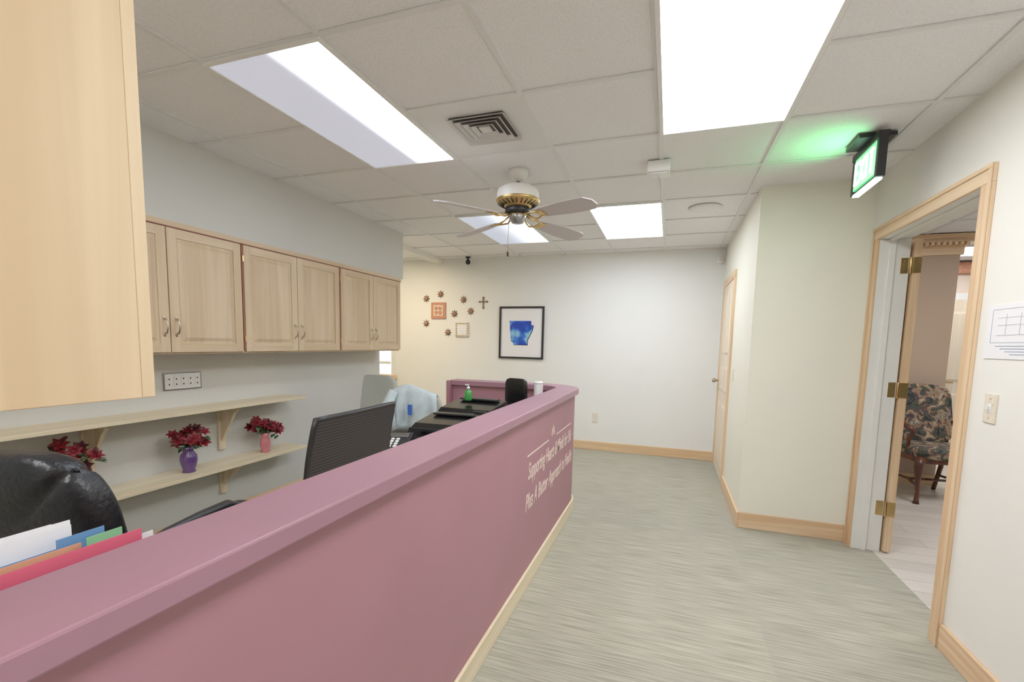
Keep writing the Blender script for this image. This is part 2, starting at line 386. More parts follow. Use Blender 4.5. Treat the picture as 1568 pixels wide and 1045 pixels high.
troffer('ceiling_light_panel',gx(-3),gx(-2),gy(3),gy(5),m_lampH)
troffer('ceiling_light_panel',gx(0),gx(1),gy(-5),gy(-3),m_lampA)  # unseen panel added behind the camera as extra light for the room
troffer('ceiling_light_panel',gx(-3),gx(-2),gy(-5),gy(-3),m_lampA)  # second unseen panel behind the camera, likewise added for extra light
troffer('ceiling_light_panel',gx(-6),gx(-5),gy(3),gy(5),m_lampW)
troffer('ceiling_light_panel',gx(5),gx(6),gy(7),gy(8),m_lampA)
troffer('ceiling_light_panel',gx(4),gx(5),gy(2),gy(4),m_lampA)

b=B();vx,vy=-1.0,2.415
b.box(gx(-2)+.012,gx(-1)-.012,gy(0)+.012,gy(1)-.012,CZ-.006,CZ-.001,m_grid)
dk=plain('vent_dark',(90,84,80),.8)
b.box(vx-.15,vx+.15,vy-.15,vy+.15,CZ-.008,CZ-.006,dk)
mv=plain('vent_white',(214,212,208),.5)
for k,s in enumerate((.16,.128,.096,.064)):
    w=.017
    z0,z1=CZ-.022,CZ-.008
    for sx in(-1,1):
        xa,xb=vx+sx*s,vx+sx*(s-w)
        b.hexa([(xa,vy-s,z0),(xa,vy+s,z0),(xa-sx*.003,vy+s,z0),(xa-sx*.003,vy-s,z0)],[(xb,vy-s+w,z1),(xb,vy+s-w,z1),(xb-sx*.003,vy+s-w,z1),(xb-sx*.003,vy-s+w,z1)],mv)
        ya_,yb_=vy+sx*s,vy+sx*(s-w)
        b.hexa([(vx-s,ya_,z0),(vx+s,ya_,z0),(vx+s,ya_-sx*.003,z0),(vx-s,ya_-sx*.003,z0)],[(vx-s+w,yb_,z1),(vx+s-w,yb_,z1),(vx+s-w,yb_-sx*.003,z1),(vx-s+w,yb_-sx*.003,z1)],mv)
b.box(vx-.03,vx+.03,vy-.03,vy+.03,CZ-.016,CZ-.0065,mv)
b.done('ceiling_air_vent')

b=B();b.box(-.19,-.055,3.10,3.23,CZ-.075,CZ-.008,m_white);b.box(-.175,-.07,3.115,3.215,CZ-.083,CZ-.075,m_white);b.done('smoke_detector',.008)
b=B();b.lathe([(.13,-.006),(.13,-.012),(.09,-.02),(.01,-.024)],m_grid,(.22,4.25,CZ),36);b.done('ceiling_speaker')

# exit sign
b=B()
m_exit=emit('exit_green',(30,190,100),.55);m_exitw=emit('exit_letters',(215,255,235),1.0)
ex0,ex1=.965,1.005
b.box(.90,1.07,3.03,3.23,CZ-.028,CZ-.0085,m_black)
b.box(.96,1.01,2.95,3.31,CZ-.062,CZ-.028,m_black)
b.box(ex0,ex1,2.95,2.975,2.285,CZ-.062,m_black);b.box(ex0,ex1,3.285,3.31,2.285,CZ-.062,m_black)
b.box(ex0+.004,ex1-.012,2.975,3.285,2.30,CZ-.062,m_exit)
b.box(ex1-.012,ex1,2.975,3.285,2.30,CZ-.062,m_black)
b.box(ex0,ex1,2.95,3.31,2.279,2.2849,m_black)
b.box(ex0+.004,ex1-.004,2.97,3.29,2.268,2.279,m_exitw)
xf=ex0+.001
def bar(ya,yb,za,zb):b.box(xf-.003,xf+.002,ya,yb,za,zb,m_exitw)
zl,zh=2.325,2.45
for yc,ch in((3.245,'E'),(3.17,'X'),(3.105,'I'),(3.04,'T')):
    if ch=='E':
        bar(yc+.012,yc+.024,zl,zh)
        for z in(zl,(zl+zh)/2-.006,zh-.012):bar(yc-.024,yc+.012,z,z+.012)
    if ch=='X':
        for sg in(-1,1):
            q=.006
            b.prism([(xf-.003,yc-sg*.03-q,zl),(xf-.003,yc-sg*.03+q,zl),(xf-.003,yc+sg*.03+q,zh),(xf-.003,yc+sg*.03-q,zh)],(.005,0,0),m_exitw)
    if ch=='I':bar(yc-.006,yc+.006,zl,zh)
    if ch=='T':bar(yc-.006,yc+.006,zl,zh-.012);bar(yc-.026,yc+.026,zh-.012,zh)
exo=b.done('exit_sign')
ld=bpy.data.lights.new('exit_led','AREA');ld.shape='RECTANGLE';ld.size=.28;ld.size_y=.03;ld.energy=.32;ld.color=(.12,1,.3)
try: ld.spread=math.radians(100)
except Exception: pass
lo=bpy.data.objects.new('exit_led',ld);S.collection.objects.link(lo);lo.parent=exo
lo.matrix_world=Matrix.Translation((.95,3.13,2.33))@Vector((-1,0,.95)).to_track_quat('-Z','Y').to_matrix().to_4x4()

# ceiling fan
b=B(TF((-1.024,3.06,0)))
fw=plain('fan_white',(232,228,220),.35,0,.01)
b.lathe([(.066,CZ),(.066,CZ-.02),(.058,CZ-.045),(.03,CZ-.07),(.012,CZ-.075)],fw)
b.lathe([(.011,2.41),(.011,CZ-.06)],m_black,n=14)
b.lathe([(.02,2.43),(.10,2.425),(.135,2.405),(.143,2.38),(.143,2.342)],fw,n=40)
b.lathe([(.143,2.342),(.148,2.337),(.148,2.328),(.13,2.312),(.09,2.30),(.08,2.28)],m_brass,n=40)
for i in range(24):
    a=i*math.pi/12;b.tube([(.138*math.cos(a),.138*math.sin(a),2.318),(.098*math.cos(a),.098*math.sin(a),2.298)],.004,m_black,6)
b.lathe([(.085,2.285),(.085,2.255),(.07,2.245)],m_black,n=30)
b.lathe([(.06,2.255),(.055,2.215),(.048,2.205),(.04,2.19),(.012,2.184)],m_chrome,n=28)
b.lathe([(.062,2.242),(.062,2.236)],m_brass,n=30)
bladem=plain('fan_blade',(196,190,190),.4,0,.01)
for k in range(4):
    a=math.radians(61+90*k);tf=Matrix.Rotation(a,4,'Z')@Matrix.Translation((0,0,2.228))@Matrix.Rotation(math.radians(3),4,'Y')@Matrix.Rotation(math.radians(-13),4,'X')
    for sy in(-1,1):
        b.tube([(.07,sy*.012,.02),(.11,sy*.03,.0),(.15,sy*.045,-.01),(.19,sy*.035,-.006),(.22,sy*.02,-.002),(.24,sy*.035,0)],.006,m_brass,8,tf)
    b.box(.19,.25,-.035,.035,-.005,-.001,m_brass,tf)
    n=12
    L0,L1=.2,.655
    top=[];bot=[]
    for i in range(n+1):
        u=i/n;x=L0+(L1-L0)*u;w=.052+.022*min(1,u*2)
        if u>.85: w*=math.sqrt(max(0,1-((u-.85)/.15)**2))*.6+.4
        if u<.08: w*=.8
        top.append((x,w,0));bot.append((x,-w,0))
    b.prism(top+bot[::-1],(0,0,.007),bladem,tf)
b.tube([(-.055,-.02,2.22),(-.058,-.022,2.1),(-.058,-.022,2.0)],.0018,m_brass,6)
b.lathe([(.002,2.0),(.008,1.99),(.007,1.97),(.002,1.965)],m_darkwood,(-.058,-.022,0),10)
b.done('ceiling_fan')

b=B(TF((-2.66,5.86,0)))
b.lathe([(.035,CZ-.008),(.035,CZ-.02),(.012,CZ-.024),(.012,CZ-.045)],m_black)
b.pad((0,0,CZ-.075),(.035,.035,.035),m_black2,1.0);b.tube([(0,0,CZ-.075),(.03,-.05,CZ-.09)],[.03,.026],m_black)
b.done('security_camera')

# ------------------------------------------------------------------ wall cabinets
def cab_door(b,ya,yb,z0,z1,x,mat=m_cab,rail=m_caby):
    t=.019;w=.055
    b.box(x-t,x-.0071,ya,yb,z0,z1,mat)
    b.box(x-.007,x,ya,ya+w,z0,z1,mat);b.box(x-.007,x,yb-w,yb,z0,z1,mat)
    b.box(x-.007,x-.0002,ya+w,yb-w,z0,z0+w,rail);b.box(x-.007,x-.0002,ya+w,yb-w,z1-w,z1,rail)
    p,q,r,s=ya+w+.012,yb-w-.012,z0+w+.012,z1-w-.012;e=.022
    b.hexa([(x-.0065,p,r),(x-.0065,q,r),(x-.0065,q,s),(x-.0065,p,s)],[(x+.001,p+e,r+e),(x+.001,q-e,r+e),(x+.001,q-e,s-e),(x+.001,p+e,s-e)],mat)
def pull(b,y,z,x):
    pts=[(x,y,z-.045),(x+.018,y,z-.04),(x+.028,y,z-.02),(x+.03,y,z),(x+.028,y,z+.02),(x+.018,y,z+.04),(x,y,z+.045)]
    b.tube(pts,[.006,.005,.0045,.0045,.0045,.005,.006],m_nickel,8)
    for s in(-1,1): b.pad((x+.002,y,z+s*.05),(.004,.008,.012),m_nickel,1.0,n=10,mm=6)
edges=[.44,1.44,2.44,3.43,4.41]
for k in range(4):
    ya,yb=edges[k],edges[k+1];b=B()
    z0,z1=1.265,2.043
    b.box(XL+.002,XS-.012,ya+.002,yb-.002,z0,z1,m_cab)
    b.box(XS-.0119,XS+.012,ya+.0,yb-.0,z1-.03,z1,m_caby)
    b.box(XS-.0119,XS+.004,ya+.003,ya+.012,z0+.02,z1-.03,m_cabred)
    b.box(XS-.011,XS+.013,ya+.0,yb-.0,z1-.036,z1-.031,m_cabred)
    ym=(ya+yb)/2;x=XS+.008
    cab_door(b,ya+.016,ym-.003,z0+.012,z1-.038,x);cab_door(b,ym+.003,yb-.008,z0+.012,z1-.038,x)
    pull(b,ym-.035,1.43,x);pull(b,ym+.035,1.43,x)
    for zz in(z0+.1,z1-.13):
        b.box(XS-.01,x+.003,ya+.004,ya+.014,zz-.02,zz+.02,m_brass)
    b.done('upper_cabinet',.0025)

b=B()
b.box(-1.22,-.890,-.7,.562,1.268,2.05,m_near)
b.box(-.8899,-.8805,-.7,.5562,1.2655,2.05,m_near)
b.box(-.8899,-.880,.5565,.578,1.2655,2.05,m_nearedge)
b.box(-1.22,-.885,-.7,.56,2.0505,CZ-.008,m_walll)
b.done('hanging_cabinet',.0015)

b=B()
for z in(.90,.48):
    b.box(XL+.001,XL+.255,.5,3.06,z-.022,z,m_maple)
for yb_ in(.83,1.65,2.47):
    for z,h in((.8779,.33),(.4579,.24)):
        b.box(XL+.001,XL+.022,yb_-.028,yb_+.028,z-h,z,m_maplez)
        b.box(XL+.0221,XL+.20,yb_-.018,yb_+.018,z-.02,z,m_maplez)
        b.prism([(XL+.0221,yb_-.011,z-.02),(XL+.19,yb_-.011,z-.02),(XL+.15,yb_-.011,z-.06),(XL+.0221,yb_-.011,z-h+.06)],(0,.022,0),m_maplez)
b.done('bracket_shelf',.003)

b=B();pc=2.21
b.box(XL,XL+.008,pc-.128,pc+.128,1.015,1.132,m_chrome)
b.box(XL+.0081,XL+.010,pc-.12,pc+.12,1.023,1.124,m_white)
for i in range(5):
    y=pc-.095+i*.0475
    b.box(XL+.0101,XL+.013,y-.015,y+.015,1.04,1.108,m_white)
    b.box(XL+.0131,XL+.015,y-.004,y+.004,1.085,1.095,m_black)
    b.box(XL+.0131,XL+.015,y-.004,y+.004,1.05,1.06,m_black)
b.done('outlet_panel',.001)

def flowers(name,loc,vm,fm,prof,w,h,n=16):
    b=B(TF(loc));b.lathe(prof,vm,n=28)
    zt=prof[-1][1]
    random.seed(int(loc[1]*100))
    for i in range(n):
        a=random.uniform(0,6.28);r=w*math.sqrt(random.random())
        tip=Vector((max(-.07,r*math.cos(a)*.55),r*math.sin(a),zt+h*(.1+.65*random.random())*(1.15-.6*r/w)))
        b.tube([(0,0,zt-.03),(tip.x*.4,tip.y*.4,zt+(tip.z-zt)*.6),tuple(tip)],.0022,m_green,5)
        mt=fm if random.random()<.7 else m_dred
        R=random.uniform(.034,.05);nrm=Vector((tip.x*2+.5,tip.y*1.5-.35,.35+random.uniform(-.3,.5))).normalized()
        q=nrm.to_track_quat('Z','Y').to_matrix().to_4x4()
        tf=Matrix.Translation(tip)@q@Matrix.Rotation(random.uniform(0,6),4,'Z')
        for ring,(np_,sc,tilt) in enumerate(((6,1,.25),(5,.6,.7))):
            for k in range(np_):
                aa=2*math.pi*k/np_+ring*.5;t2=tf@Matrix.Rotation(aa,4,'Z')@Matrix.Rotation(-tilt,4,'Y')
                L=R*sc
                b.add([(0,0,.002),(L*.5,L*.3,.004),(L,0,0),(L*.5,-L*.3,.004),(L*.5,0,-.003)],[(0,1,4),(1,2,4),(2,3,4),(3,0,4)],mt,True,t2)
        if random.random()<.75:
            t3=Matrix.Translation(tip-Vector((0,0,.03)))@Matrix.Rotation(random.uniform(-1.5,1.5),4,'Z')@Matrix.Rotation(random.uniform(-.3,.6),4,'Y');L=.06
            b.add([(0,0,0),(L*.5,L*.3,.008),(L,0,0),(L*.5,-L*.3,.008)],[(0,1,2,3)],m_green,True,t3)
        if random.random()<.35:
            t3=tip+Vector((random.uniform(0,.03),random.uniform(-.04,.04),.04));b.tube([tuple(tip),tuple(t3)],[.004,.007],m_dred,6)
    return b.done(name)
pf=[(.034,0),(.04,.004),(.034,.02),(.045,.05),(.052,.085),(.047,.115),(.03,.14),(.03,.15),(.04,.168)]
flowers('flower_vase',(-2.965,2.13,.48),m_purple,m_red,pf,.13,.19,24)
pf2=[(.03,0),(.036,.004),(.028,.02),(.036,.04),(.04,.07),(.034,.1),(.024,.125),(.036,.15)]
flowers('flower_vase',(-2.965,2.74,.48),m_pink,m_red,pf2,.15,.18,24)
flowers('flower_vase',(-2.965,1.44,.48),m_purple,m_red,pf,.20,.20,26)

# ------------------------------------------------------------------ reception counter
def path(d,y0=-.8):
    pts=[(-.673-d,y0),(-.673-d,3.63)]
    R=.40-d;cx,cy=-1.073,3.63
    for i in range(1,17):
        a=math.pi/2*i/16;pts.append((cx+R*math.cos(a),cy+R*math.sin(a)))
    pts.append((-1.90,4.03-d));return pts
def sweep(b,d0,d1,z0,z1,mat):
    A=path(d0);C=path(d1);n=len(A)
    vs=[(x,y,z0) for x,y in A]+[(x,y,z0) for x,y in C]+[(x,y,z1) for x,y in A]+[(x,y,z1) for x,y in C]
    fs=[]
    for i in range(n-1):
        fs+=[(i,i+1,2*n+i+1,2*n+i),(n+i,3*n+i,3*n+i+1,n+i+1),(2*n+i,2*n+i+1,3*n+i+1,3*n+i),(i,n+i,n+i+1,i+1)]
    fs+=[(0,2*n,3*n,n),(n-1,2*n-1,4*n-1,3*n-1)]
    b.add(vs,fs,mat)
b=B()
sweep(b,.03,.15,0,.976,m_counterf)
sweep(b,0,.19,.9761,1.02,m_counter)
sweep(b,.014,.0299,0,.105,m_maple)
b.box(-1.93,-1.9001,3.80,4.03,0,1.02,m_counterf)
cnt=b.done('reception_counter',.005)
def text(name,s,size,loc,parent,shear=0,sx=1):
    cu=bpy.data.curves.new(name,'FONT');cu.body=s;cu.size=size;cu.extrude=.001;cu.shear=shear;cu.offset=.001
    cu.materials.append(m_text);o=bpy.data.objects.new(name,cu);S.collection.objects.link(o)
    o.location=loc;o.rotation_euler=(math.pi/2,0,math.pi/2);o.scale=(sx,1,1);o.parent=parent;return o
tx=-.7015
def fit(o,w):
    bpy.context.view_layer.update();o.scale.x=w/max(o.dimensions.x,.01)*o.scale.x
o=text('lettering_line_1','Supporting Hearts & Minds for Life',.135,(tx,2.38,.62),cnt,.25);fit(o,1.16)
o=text('lettering_line_2','Plus A Better Approach to Health',.135,(tx,2.34,.45),cnt,.25);fit(o,1.24)
b=B();b.box(tx-.002,tx+.001,2.36,2.83,.755,.763,m_text);b.box(tx-.002,tx+.001,3.05,3.52,.755,.763,m_text)
for a,l in((-50,.06),(-25,.08),(0,.1),(25,.08),(50,.06)):
    ra=math.radians(a);c=Vector((tx,2.94,.758));d=Vector((0,math.sin(ra),math.cos(ra)));p=Vector((0,math.cos(ra),-math.sin(ra)))
    b.prism([c+d*l*.3,c+d*l*.65+p*.012,c+d*l,c+d*l*.65-p*.012],(.001,0,0),m_text)
o=b.done('lettering_flourish');o.parent=cnt

b=B()
b.box(-1.27,-.826,-.8,2.15,.715,.745,m_deskm);b.box(-1.66,-.826,2.1501,3.80,.715,.745,m_deskm)
b.box(-1.86,-1.6601,3.2,3.80,.715,.745,m_deskm)
for y in(-.78,.9,2.2,3.1): b.box(-1.22,-.83,y,y+.03,0,.7149,m_deskm)
b.box(-1.84,-1.80,3.25,3.8,0,.7149,m_deskm)
b.done('reception_desk',.004)

def printer(name,x0,x1,y0,y1,zt,rz=0):
    cx,cy=(x0+x1)/2,(y0+y1)/2;b=B(TF((cx,cy,.745),rz));w,d,h=(x1-x0)/2,(y1-y0)/2,zt-.745
    b.box(-w,w,-d,d,0,h*.62,m_black)
    b.hexa([(-w+.01,-d+.01,h*.6201),(w-.01,-d+.01,h*.6201),(w-.01,d,h*.6201),(-w+.01,d,h*.6201)],[(-w+.02,-d+.05,h*.8),(w-.02,-d+.05,h*.8),(w-.02,d-.01,h),(-w+.02,d-.01,h)],m_black2)
    b.box(-w+.05,w-.05,-d-.07,-d-.001,h*.2,h*.26,m_black)
    b.box(-w*.55,w*.55,-d-.006,-d-.001,h*.36,h*.52,m_black2)
    b.box(w*.35,w*.8,-d+.03,-d+.05,h*.66,h*.76,m_chrome)
    b.box(-w*.7,w*.7,d-.1,d-.03,h,h+.012,m_black)
    return b.done(name,.008)
printer('office_printer',-1.58,-1.14,2.94,3.30,.935,-.05)
printer('office_printer',-1.54,-1.14,2.51,2.84,.885,.05)
b=B(TF((-1.50,2.26,.745),.3))
b.hexa([(-.11,-.10,0),(.11,-.10,0),(.11,.10,0),(-.11,.10,0)],[(-.11,-.10,.025),(.11,-.10,.025),(.11,.10,.085),(-.11,.10,.085)],m_black)
tl=Matrix.Rotation(math.atan2(.06,.2),4,'X');t0=Matrix.Translation((0,-.1,.026))@tl
for i in range(3):
    for j in range(4): b.box(-.03+i*.03,-.01+i*.03,.02+j*.028,.038+j*.028,0,.006,m_white,t0)
b.box(-.03,.09,.14,.19,0,.004,m_chrome,t0)
b.tube([(-.08,0,.03),(-.08,.02,.045),(-.08,.1,.05),(-.08,.18,.045),(-.08,.2,.03)],[.022,.02,.014,.02,.022],m_black2,12,t0)
b.done('desk_phone',.003)
b=B(TF((-1.17,3.56,.745),-.25))
b.lathe([(.10,0),(.10,.01),(.03,.02)],m_black);b.box(-.02,.02,.0,.03,.01,.2,m_black)
b.pad((0,.0,.225),(.105,.02,.12),m_black2,.4)
b.box(-.09,.09,.021,.026,.13,.31,m_black)
b.done('computer_monitor',.004)
b=B(TF((-1.01,3.66,.745)));b.lathe([(.032,0),(.036,.16),(.038,.29),(.038,.30)],m_paper);b.lathe([(.04,.301),(.04,.31),(.03,.32)],m_white);b.done('drink_cup')
b=B(TF((-1.41,3.14,.940)));b.lathe([(.026,0),(.028,.01),(.028,.06),(.022,.072),(.01,.08),(.01,.092)],m_greenb);b.lathe([(.012,.085),(.012,.1),(.004,.102),(.004,.115)],m_white);b.box(-.025,.005,-.005,.005,.112,.12,m_white);b.done('hand_sanitizer_bottle')

b=B()
b.box(-1.03,-.868,-.30,.42,.746,.756,m_black)
for x in(-1.03,-.955,-.872): b.box(x-.003,x+.003,-.3,.40,.7561,.90,m_black)
def sheet(x,yn,yf,zt,mat,lean=.0,tab=None):
    b.hexa([(x,yn,.757),(x+.0015,yn,.757),(x+.0015,yf,.757),(x,yf,.757)],[(x+lean,yn,zt),(x+lean+.0015,yn,zt),(x+lean+.0015,yf,zt-.004),(x+lean,yf,zt-.004)],mat)
    if tab:
        b.box(x+lean+.0016,x+lean+.003,tab[0],tab[1],zt-.02,zt+.012,mat)
sheet(-1.01,-.2,.48,1.045,m_paper,-.005)
sheet(-1.0,-.2,.50,1.048,m_paper,-.002)
sheet(-.99,-.2,.495,1.043,m_paper,0)
sheet(-.965,-.2,.53,1.016,m_fblue,0,(.46,.53))
sheet(-.955,-.2,.49,1.018,m_forange)
sheet(-.942,-.2,.54,1.012,m_fgreen,0,(.49,.545))
sheet(-.930,-.2,.51,1.012,m_paper,.0)
sheet(-.905,-.2,.575,1.015,m_paper,.0)
sheet(-.900,-.2,.55,1.030,m_fpink,.004)
b.done('file_folders')

# ------------------------------------------------------------------ office chairs
def chair_base(b,seat_z,mat=m_black):
    b.lathe([(.03,.10),(.03,seat_z-.12),(.045,seat_z-.1),(.045,seat_z-.06)],mat,n=16)
    for k in range(5):
        a=2*math.pi*k/5+.3;c,s=math.cos(a),math.sin(a)
        b.tube([(.02*c,.02*s,.115),(.15*c,.15*s,.105),(.29*c,.29*s,.075)],[.026,.022,.015],mat,8)
        for q in(-.014,.014):
            b.lathe([(.005,-.008),(.027,-.008),(.027,.008),(.005,.008)],m_black2,(0,0,0),14,Matrix.Translation((.29*c-s*q,.29*s+c*q,.028))@Matrix.Rotation(a,4,'Z')@Matrix.Rotation(math.pi/2,4,'X'))
        b.tube([(.29*c,.29*s,.03),(.29*c,.29*s,.08)],.007,mat,6)
def office_chair(name,loc,rz,kind,zt):
    b=B(TF(loc,rz));sz=.47
    chair_base(b,sz)
    if kind=='mesh':
        b.pad((0,0,sz-.03),(.25,.25,.045),m_black,.4)
        zb=.58
        def bk(u,v):
            x=(u-.5)*.60*(1-.05*v);z=zb+(zt-zb)*v
            return (x,-.25-.05*v+.12*(x*x)+.02*math.sin(v*3),z)
        b.grid(bk,14,14,m_mesh)
        def bk2(u,v):
            p=bk(u,v);return(p[0],p[1]-.012,p[2])
        b.grid(bk2,14,14,m_mesh)
        rim=[bk(0,j/10) for j in range(11)]+[bk(i/10,1) for i in range(1,11)]+[bk(1,1-j/10) for j in range(1,11)]+[bk(1-i/10,0) for i in range(1,11)]
        b.tube(rim,.013,m_black,8)
        b.tube([(0,-.05,sz-.06),(0,-.25,sz-.06),(0,-.30,sz+.08),(0,-.30,zb+.15)],.022,m_black,8)
    elif kind=='leather':
        b.pad((0,.02,sz),(.27,.27,.07),m_leather,.5)
        zb=.50;hh=(zt-zb)/2
        def bend(x,y,z): 
            w=1-.20*max(0,z/hh)**2
            y2=y-.10*(z/hh)*.5+.3*x*x
            y2+= .02*math.exp(-((abs(x)*.9-(z-.02))/.014)**2)*(1 if y<0 else -1)*(1 if z>0 else .0)
            y2+= .012*math.exp(-((z-.02+.0)/.012)**2)*(1 if y<0 else -1)
            return y2,z,x*w
        b.pad((0,-.24,zb+hh),(.25,.075,hh),m_leather,.55,bend=bend,n=64,mm=48)
        b.tube([(-.02,-.25,sz-.05),(0,-.32,sz+.05),(0,-.33,zb+.2)],.03,m_black,8)
    else:
        b.pad((0,0,sz-.01),(.25,.25,.055),m_beigefab,.5)
        zb=.56;hh=(zt-zb)/2
        def bend(x,y,z):return y-.04*(z/hh)+.35*x*x,z,x*(1-.12*max(0,z/hh)**2)
        b.pad((0,-.25,zb+hh),(.25,.05,hh),m_beigefab,.45,bend=bend)
        b.tube([(0,-.05,sz-.06),(0,-.27,sz-.04),(0,-.31,zb+.1)],.025,m_black,8)
    for s_ in(-1,1):
        if kind=='leather':
            if s_<0: zz=-.03
            else: zz=.025
            b.tube([(s_*.22,-.22,.60),(s_*.27,-.22,.66+zz),(s_*.30,-.10,.69+zz),(s_*.31,.05,.695+zz),(s_*.31,.18,.69+zz),(s_*.305,.25,.66+zz),(s_*.29,.24,.60),(s_*.27,.16,.50),(s_*.24,.08,.45)],[.014,.016,.018,.02,.02,.018,.016,.016,.016],m_black,10)
        else:
            b.tube([(s_*.22,.02,sz-.05),(s_*.29,.02,sz-.03),(s_*.30,.01,sz+.18)],.014,m_black,8)
            b.pad((s_*.30,.01,sz+.2),(.035,.13,.015),m_black,.5)
    return b.done(name)
office_chair('office_chair',(-1.60,1.72,0),math.radians(92),'mesh',1.055)
office_chair('office_chair',(-1.88,1.06,0),math.radians(14),'leather',1.03)
office_chair('office_chair',(-2.93,3.95,0),math.radians(190),'fabric',1.0)
office_chair('office_chair',(-2.02,3.50,0),math.radians(15),'fabric',.97)
b=B(TF((-1.935,3.215,0),math.radians(15)))
def jk(u,v):
    x=(u-.5)*.40;t=(v-.5)*2
    fold=.016*math.sin(u*17+v*2)+.010*math.sin(u*31+1)
    z=1.03-.34*abs(t)**1.8+.015*math.sin(u*7)-.12*abs(u-.5)**1.5*2
    y=.0+.085*math.tanh(t*2.4)+fold*abs(t)
    return(x*(1+.2*abs(t)),y,z+.02*math.sin(u*11)*abs(t))
b.grid(jk,48,28,m_jacket);b.box(.0,.03,-.125,-.105,.80,.88,m_bluep)
b.tube([(-.12,-.09,.98),(-.16,-.13,.88),(-.13,-.14,.74),(-.10,-.14,.68)],[.035,.045,.04,.035],m_jacket,12)
b.done('draped_jacket',0,.010)

# ------------------------------------------------------------------ back wall things
def frame():
    b=B();x0,x1,z0,z1=-2.222,-1.592,1.165,1.868;y=YB
    fw_=.024
    b.box(x0,x0+fw_,y-.028,y-.002,z0,z1,m_black);b.box(x1-fw_,x1,y-.028,y-.002,z0,z1,m_black)
    b.box(x0+fw_,x1-fw_,y-.028,y-.002,z0,z0+fw_,m_black);b.box(x0+fw_,x1-fw_,y-.028,y-.002,z1-fw_,z1,m_black)
    b.box(x0+fw_,x1-fw_,y-.012,y-.002,z0+fw_,z1-fw_,m_mat)
    cx=-1.905;cz=1.52
    P=[(-.17,.155),(.13,.155),(.125,.10),(.165,.10),(.15,.03),(.11,-.05),(.085,-.10),(.085,-.165),(-.115,-.165),(-.12,-.12),(-.15,-.12),(-.16,.02)]
    b.prism([(cx+p+.008,y-.0135,cz+q-.008) for p,q in P],(0,.001,0),m_black)
    b.prism([(cx+p,y-.015,cz+q) for p,q in P],(0,.001,0),m_blue)
    return b.done('picture_frame',0)
frame()
b=B();b.box(-3.275,-3.045,YB-.02,YB-.002,1.70,1.93,m_terra);b.box(-3.235,-3.085,YB-.024,YB-.0201,1.74,1.89,m_cream)
for i in range(4):
    a=math.pi/4+i*math.pi/2;c=(-3.16+.045*math.cos(a),1.815+.045*math.sin(a))
    b.lathe([(.03,0),(.025,.005)],m_terra,(0,0,0),16,Matrix.Translation((c[0],YB-.0245,c[1]))@Matrix.Rotation(math.pi/2,4,'X'))
b.done('decorative_plaque',.003)
b=B();b.box(-2.885,-2.685,YB-.018,YB-.002,1.445,1.645,m_cream);b.box(-2.855,-2.715,YB-.022,YB-.0181,1.475,1.615,m_mat)
for i in range(6):
    for (x,z) in((-2.875+i*.036,1.458),(-2.875+i*.036,1.632),(-2.872,1.458+i*.035),(-2.698,1.458+i*.035)):
        b.box(x-.006,x+.006,YB-.022,YB-.0182,z-.006,z+.006,m_bronze)
b.done('decorative_plaque')
def star(x,z,r,name='star_ornament'):
    b=B(TF((x,YB-.004,z))@Matrix.Rotation(math.pi/2,4,'X'))
    n=8;pts=[]
    for i in range(2*n):
        a=math.pi*i/n;rr=r if i%2==0 else r*.5;pts.append((rr*math.cos(a),rr*math.sin(a),0))
    for i in range(2*n):
        p,q=pts[i],pts[(i+1)%(2*n)];b.add([p,q,(0,0,.02)],[(0,1,2)],m_bronze)
    b.lathe([(r*.36,.01),(r*.36,.018),(r*.2,.024)],m_terra,n=18)
    b.lathe([(r*.16,.022),(r*.1,.03)],m_bronze,n=12)
    return b.done(name)
for x,z in((-3.36,1.985),(-3.13,2.045),(-2.77,1.965),(-2.91,1.77),(-2.66,1.805),(-3.36,1.63),(-3.01,1.505)): star(x,z,.062)
b=B()
b.box(-2.476,-2.464,YB-.015,YB-.002,1.86,1.985,m_bronze);b.box(-2.52,-2.42,YB-.014,YB-.003,1.929,1.941,m_bronze)
for x,z in((-2.47,1.99),(-2.47,1.85),(-2.525,1.935),(-2.415,1.935)):
    b.lathe([(.015,0),(.010,.012)],m_bronze,(0,0,0),12,Matrix.Translation((x,YB-.003,z))@Matrix.Rotation(math.pi/2,4,'X'))
b.lathe([(.018,0),(.012,.012)],m_bronze,(0,0,0),14,Matrix.Translation((-2.47,YB-.012,1.935))@Matrix.Rotation(math.pi/2,4,'X'))
b.done('decorative_cross')
def plate_y(name,x,z,w=.07,h=.115,outlet=True,y=YB):
    b=B();b.box(x-w/2,x+w/2,y-.007,y,z-h/2,z+h/2,m_cream)
    if outlet:
        for dz in(-.025,.025):
            b.box(x-.016,x+.016,y-.010,y-.0071,z+dz-.014,z+dz+.014,m_white)
            for dx in(-.006,.006):b.box(x+dx-.0015,x+dx+.0015,y-.0108,y-.0101,z+dz-.006,z+dz+.006,m_black)
    return b.done(name)
plate_y('electrical_outlet',-.873,.427)
b=B();b.box(.475,.53,YB-.05,YB,2.35,2.45,m_white);b.pad((.502,YB-.05,2.40),(.022,.014,.03),m_cream,.8);b.done('motion_sensor',.006)
b=B();b.box(XK-.006,XK,4.615,4.685,1.065,1.18,m_cream);b.box(XK-.014,XK-.0061,4.643,4.657,1.11,1.135,m_white);b.done('light_switch',.001)
b=B();b.box(XW-.006,XW,2.385,2.46,1.09,1.21,m_cream);b.box(XW-.008,XW-.0061,2.41,2.435,1.13,1.17,m_white);b.box(XW-.018,XW-.0081,2.418,2.428,1.145,1.16,m_white)
for z in(1.11,1.19): b.lathe([(.003,0),(.003,.002)],m_nickel,(0,0,0),8,Matrix.Translation((XW-.006,2.4225,z))@Matrix.Rotation(-math.pi/2,4,'Y'))
b.done('light_switch',.0008)
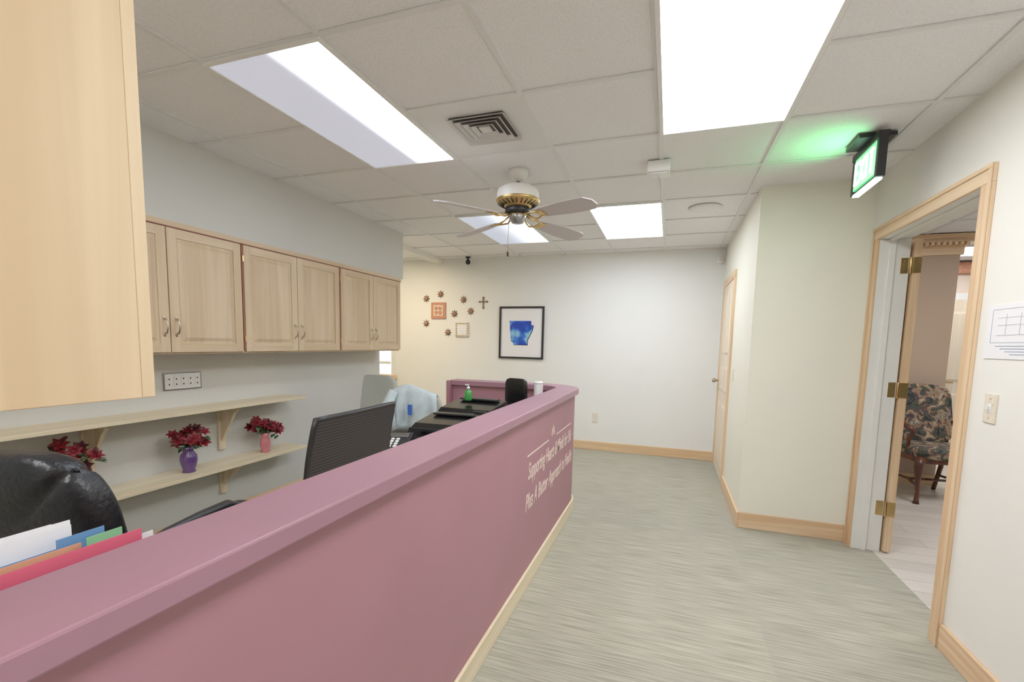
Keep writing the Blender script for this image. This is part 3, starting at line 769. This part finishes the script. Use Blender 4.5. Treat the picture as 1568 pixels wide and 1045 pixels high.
b=B();b.box(XW-.004,XW,2.12,2.51,1.355,1.575,m_mat)
ink=plain('ink_grey',(150,160,178),.7);
def r_(ya,yb,za,zb):b.box(XW-.0048,XW-.0041,ya,yb,za,zb,ink)
A_,B_,C_,D_=2.16,2.475,1.42,1.555
r_(A_,B_,C_,C_+.0015);r_(A_,B_,D_,D_+.0015);r_(A_,A_+.0015,C_+.002,D_-.001);r_(B_,B_+.0015,C_,D_)
for y in(2.25,2.31,2.39):r_(y,y+.0012,C_+.03,D_-.02)
for z in(1.45,1.49,1.52):r_(2.2,2.44,z,z+.0012)
for i in range(4):r_(2.2,2.44-.03*i,1.405-.011*i,1.408-.011*i)
b.done('posted_evacuation_plan')

# ------------------------------------------------------------------ lounge armchair
b=B(TF((2.43,5.32,0),math.radians(187)))   # front = local +Y
def cab_leg(x,y,front=True):
    s=1 if x>0 else -1
    if front:
        b.tube([(x,y,.42),(x+s*.025,y+.03,.34),(x+s*.015,y+.02,.22),(x-s*.005,y,.10),(x+s*.01,y+.02,.035),(x+s*.02,y+.035,.0)],[.035,.034,.022,.016,.02,.026],m_darkwood,10)
    else:
        b.tube([(x,y,.44),(x,y-.02,.25),(x,y-.09,0)],[.024,.02,.018],m_darkwood,8)
for sx in(-1,1):
    cab_leg(sx*.25,.22);cab_leg(sx*.2,-.22,False)
    b.tube([(sx*.23,-.24,.70),(sx*.28,-.1,.71),(sx*.31,.05,.70),(sx*.31,.15,.68),(sx*.29,.16,.65),(sx*.28,.08,.56),(sx*.26,.04,.45)],[.016,.018,.02,.024,.018,.016,.018],m_darkwood,10)
    b.tube([(sx*.25,.2,.16),(sx*.21,0,.17),(sx*.2,-.24,.16)],.012,m_darkwood,8)
    b.tube([(sx*.22,-.24,.42),(sx*.235,-.28,.7),(sx*.22,-.33,.95)],.02,m_darkwood,8)
b.tube([(-.21,0,.17),(.21,0,.17)],.012,m_darkwood,8)
b.box(-.265,.265,-.24,.24,.37,.42,m_darkwood)
b.pad((0,0,.455),(.28,.27,.06),m_floral,.45)
def bend(x,y,z):
    z2=z+.02*math.cos(x*6) if z>0 else z
    return y-.15*(z/.28)*.4+.1*x*x,z2,x
b.pad((0,-.28,.77),(.25,.055,.27),m_floral,.35,bend=bend)
b.done('upholstered_armchair')

# ------------------------------------------------------------------ world + camera
w=bpy.data.worlds.new('World');S.world=w;w.use_nodes=True
w.node_tree.nodes['Background'].inputs['Color'].default_value=(.9,.95,1,1);w.node_tree.nodes['Background'].inputs['Strength'].default_value=1.0
cam=bpy.data.cameras.new('camera');co=bpy.data.objects.new('camera',cam);S.collection.objects.link(co)
cam.sensor_width=36;cam.sensor_fit='HORIZONTAL';cam.lens=703.8/1568*36;cam.shift_y=(595.7-522.5)/1568;cam.clip_start=.02
R=Matrix.Rotation(.3268,4,'Z')@Matrix.Rotation(math.pi/2-.09962,4,'X')@Matrix.Rotation(.02186,4,'Z')
co.matrix_world=Matrix.Translation((0,0,1.377))@R
S.camera=co
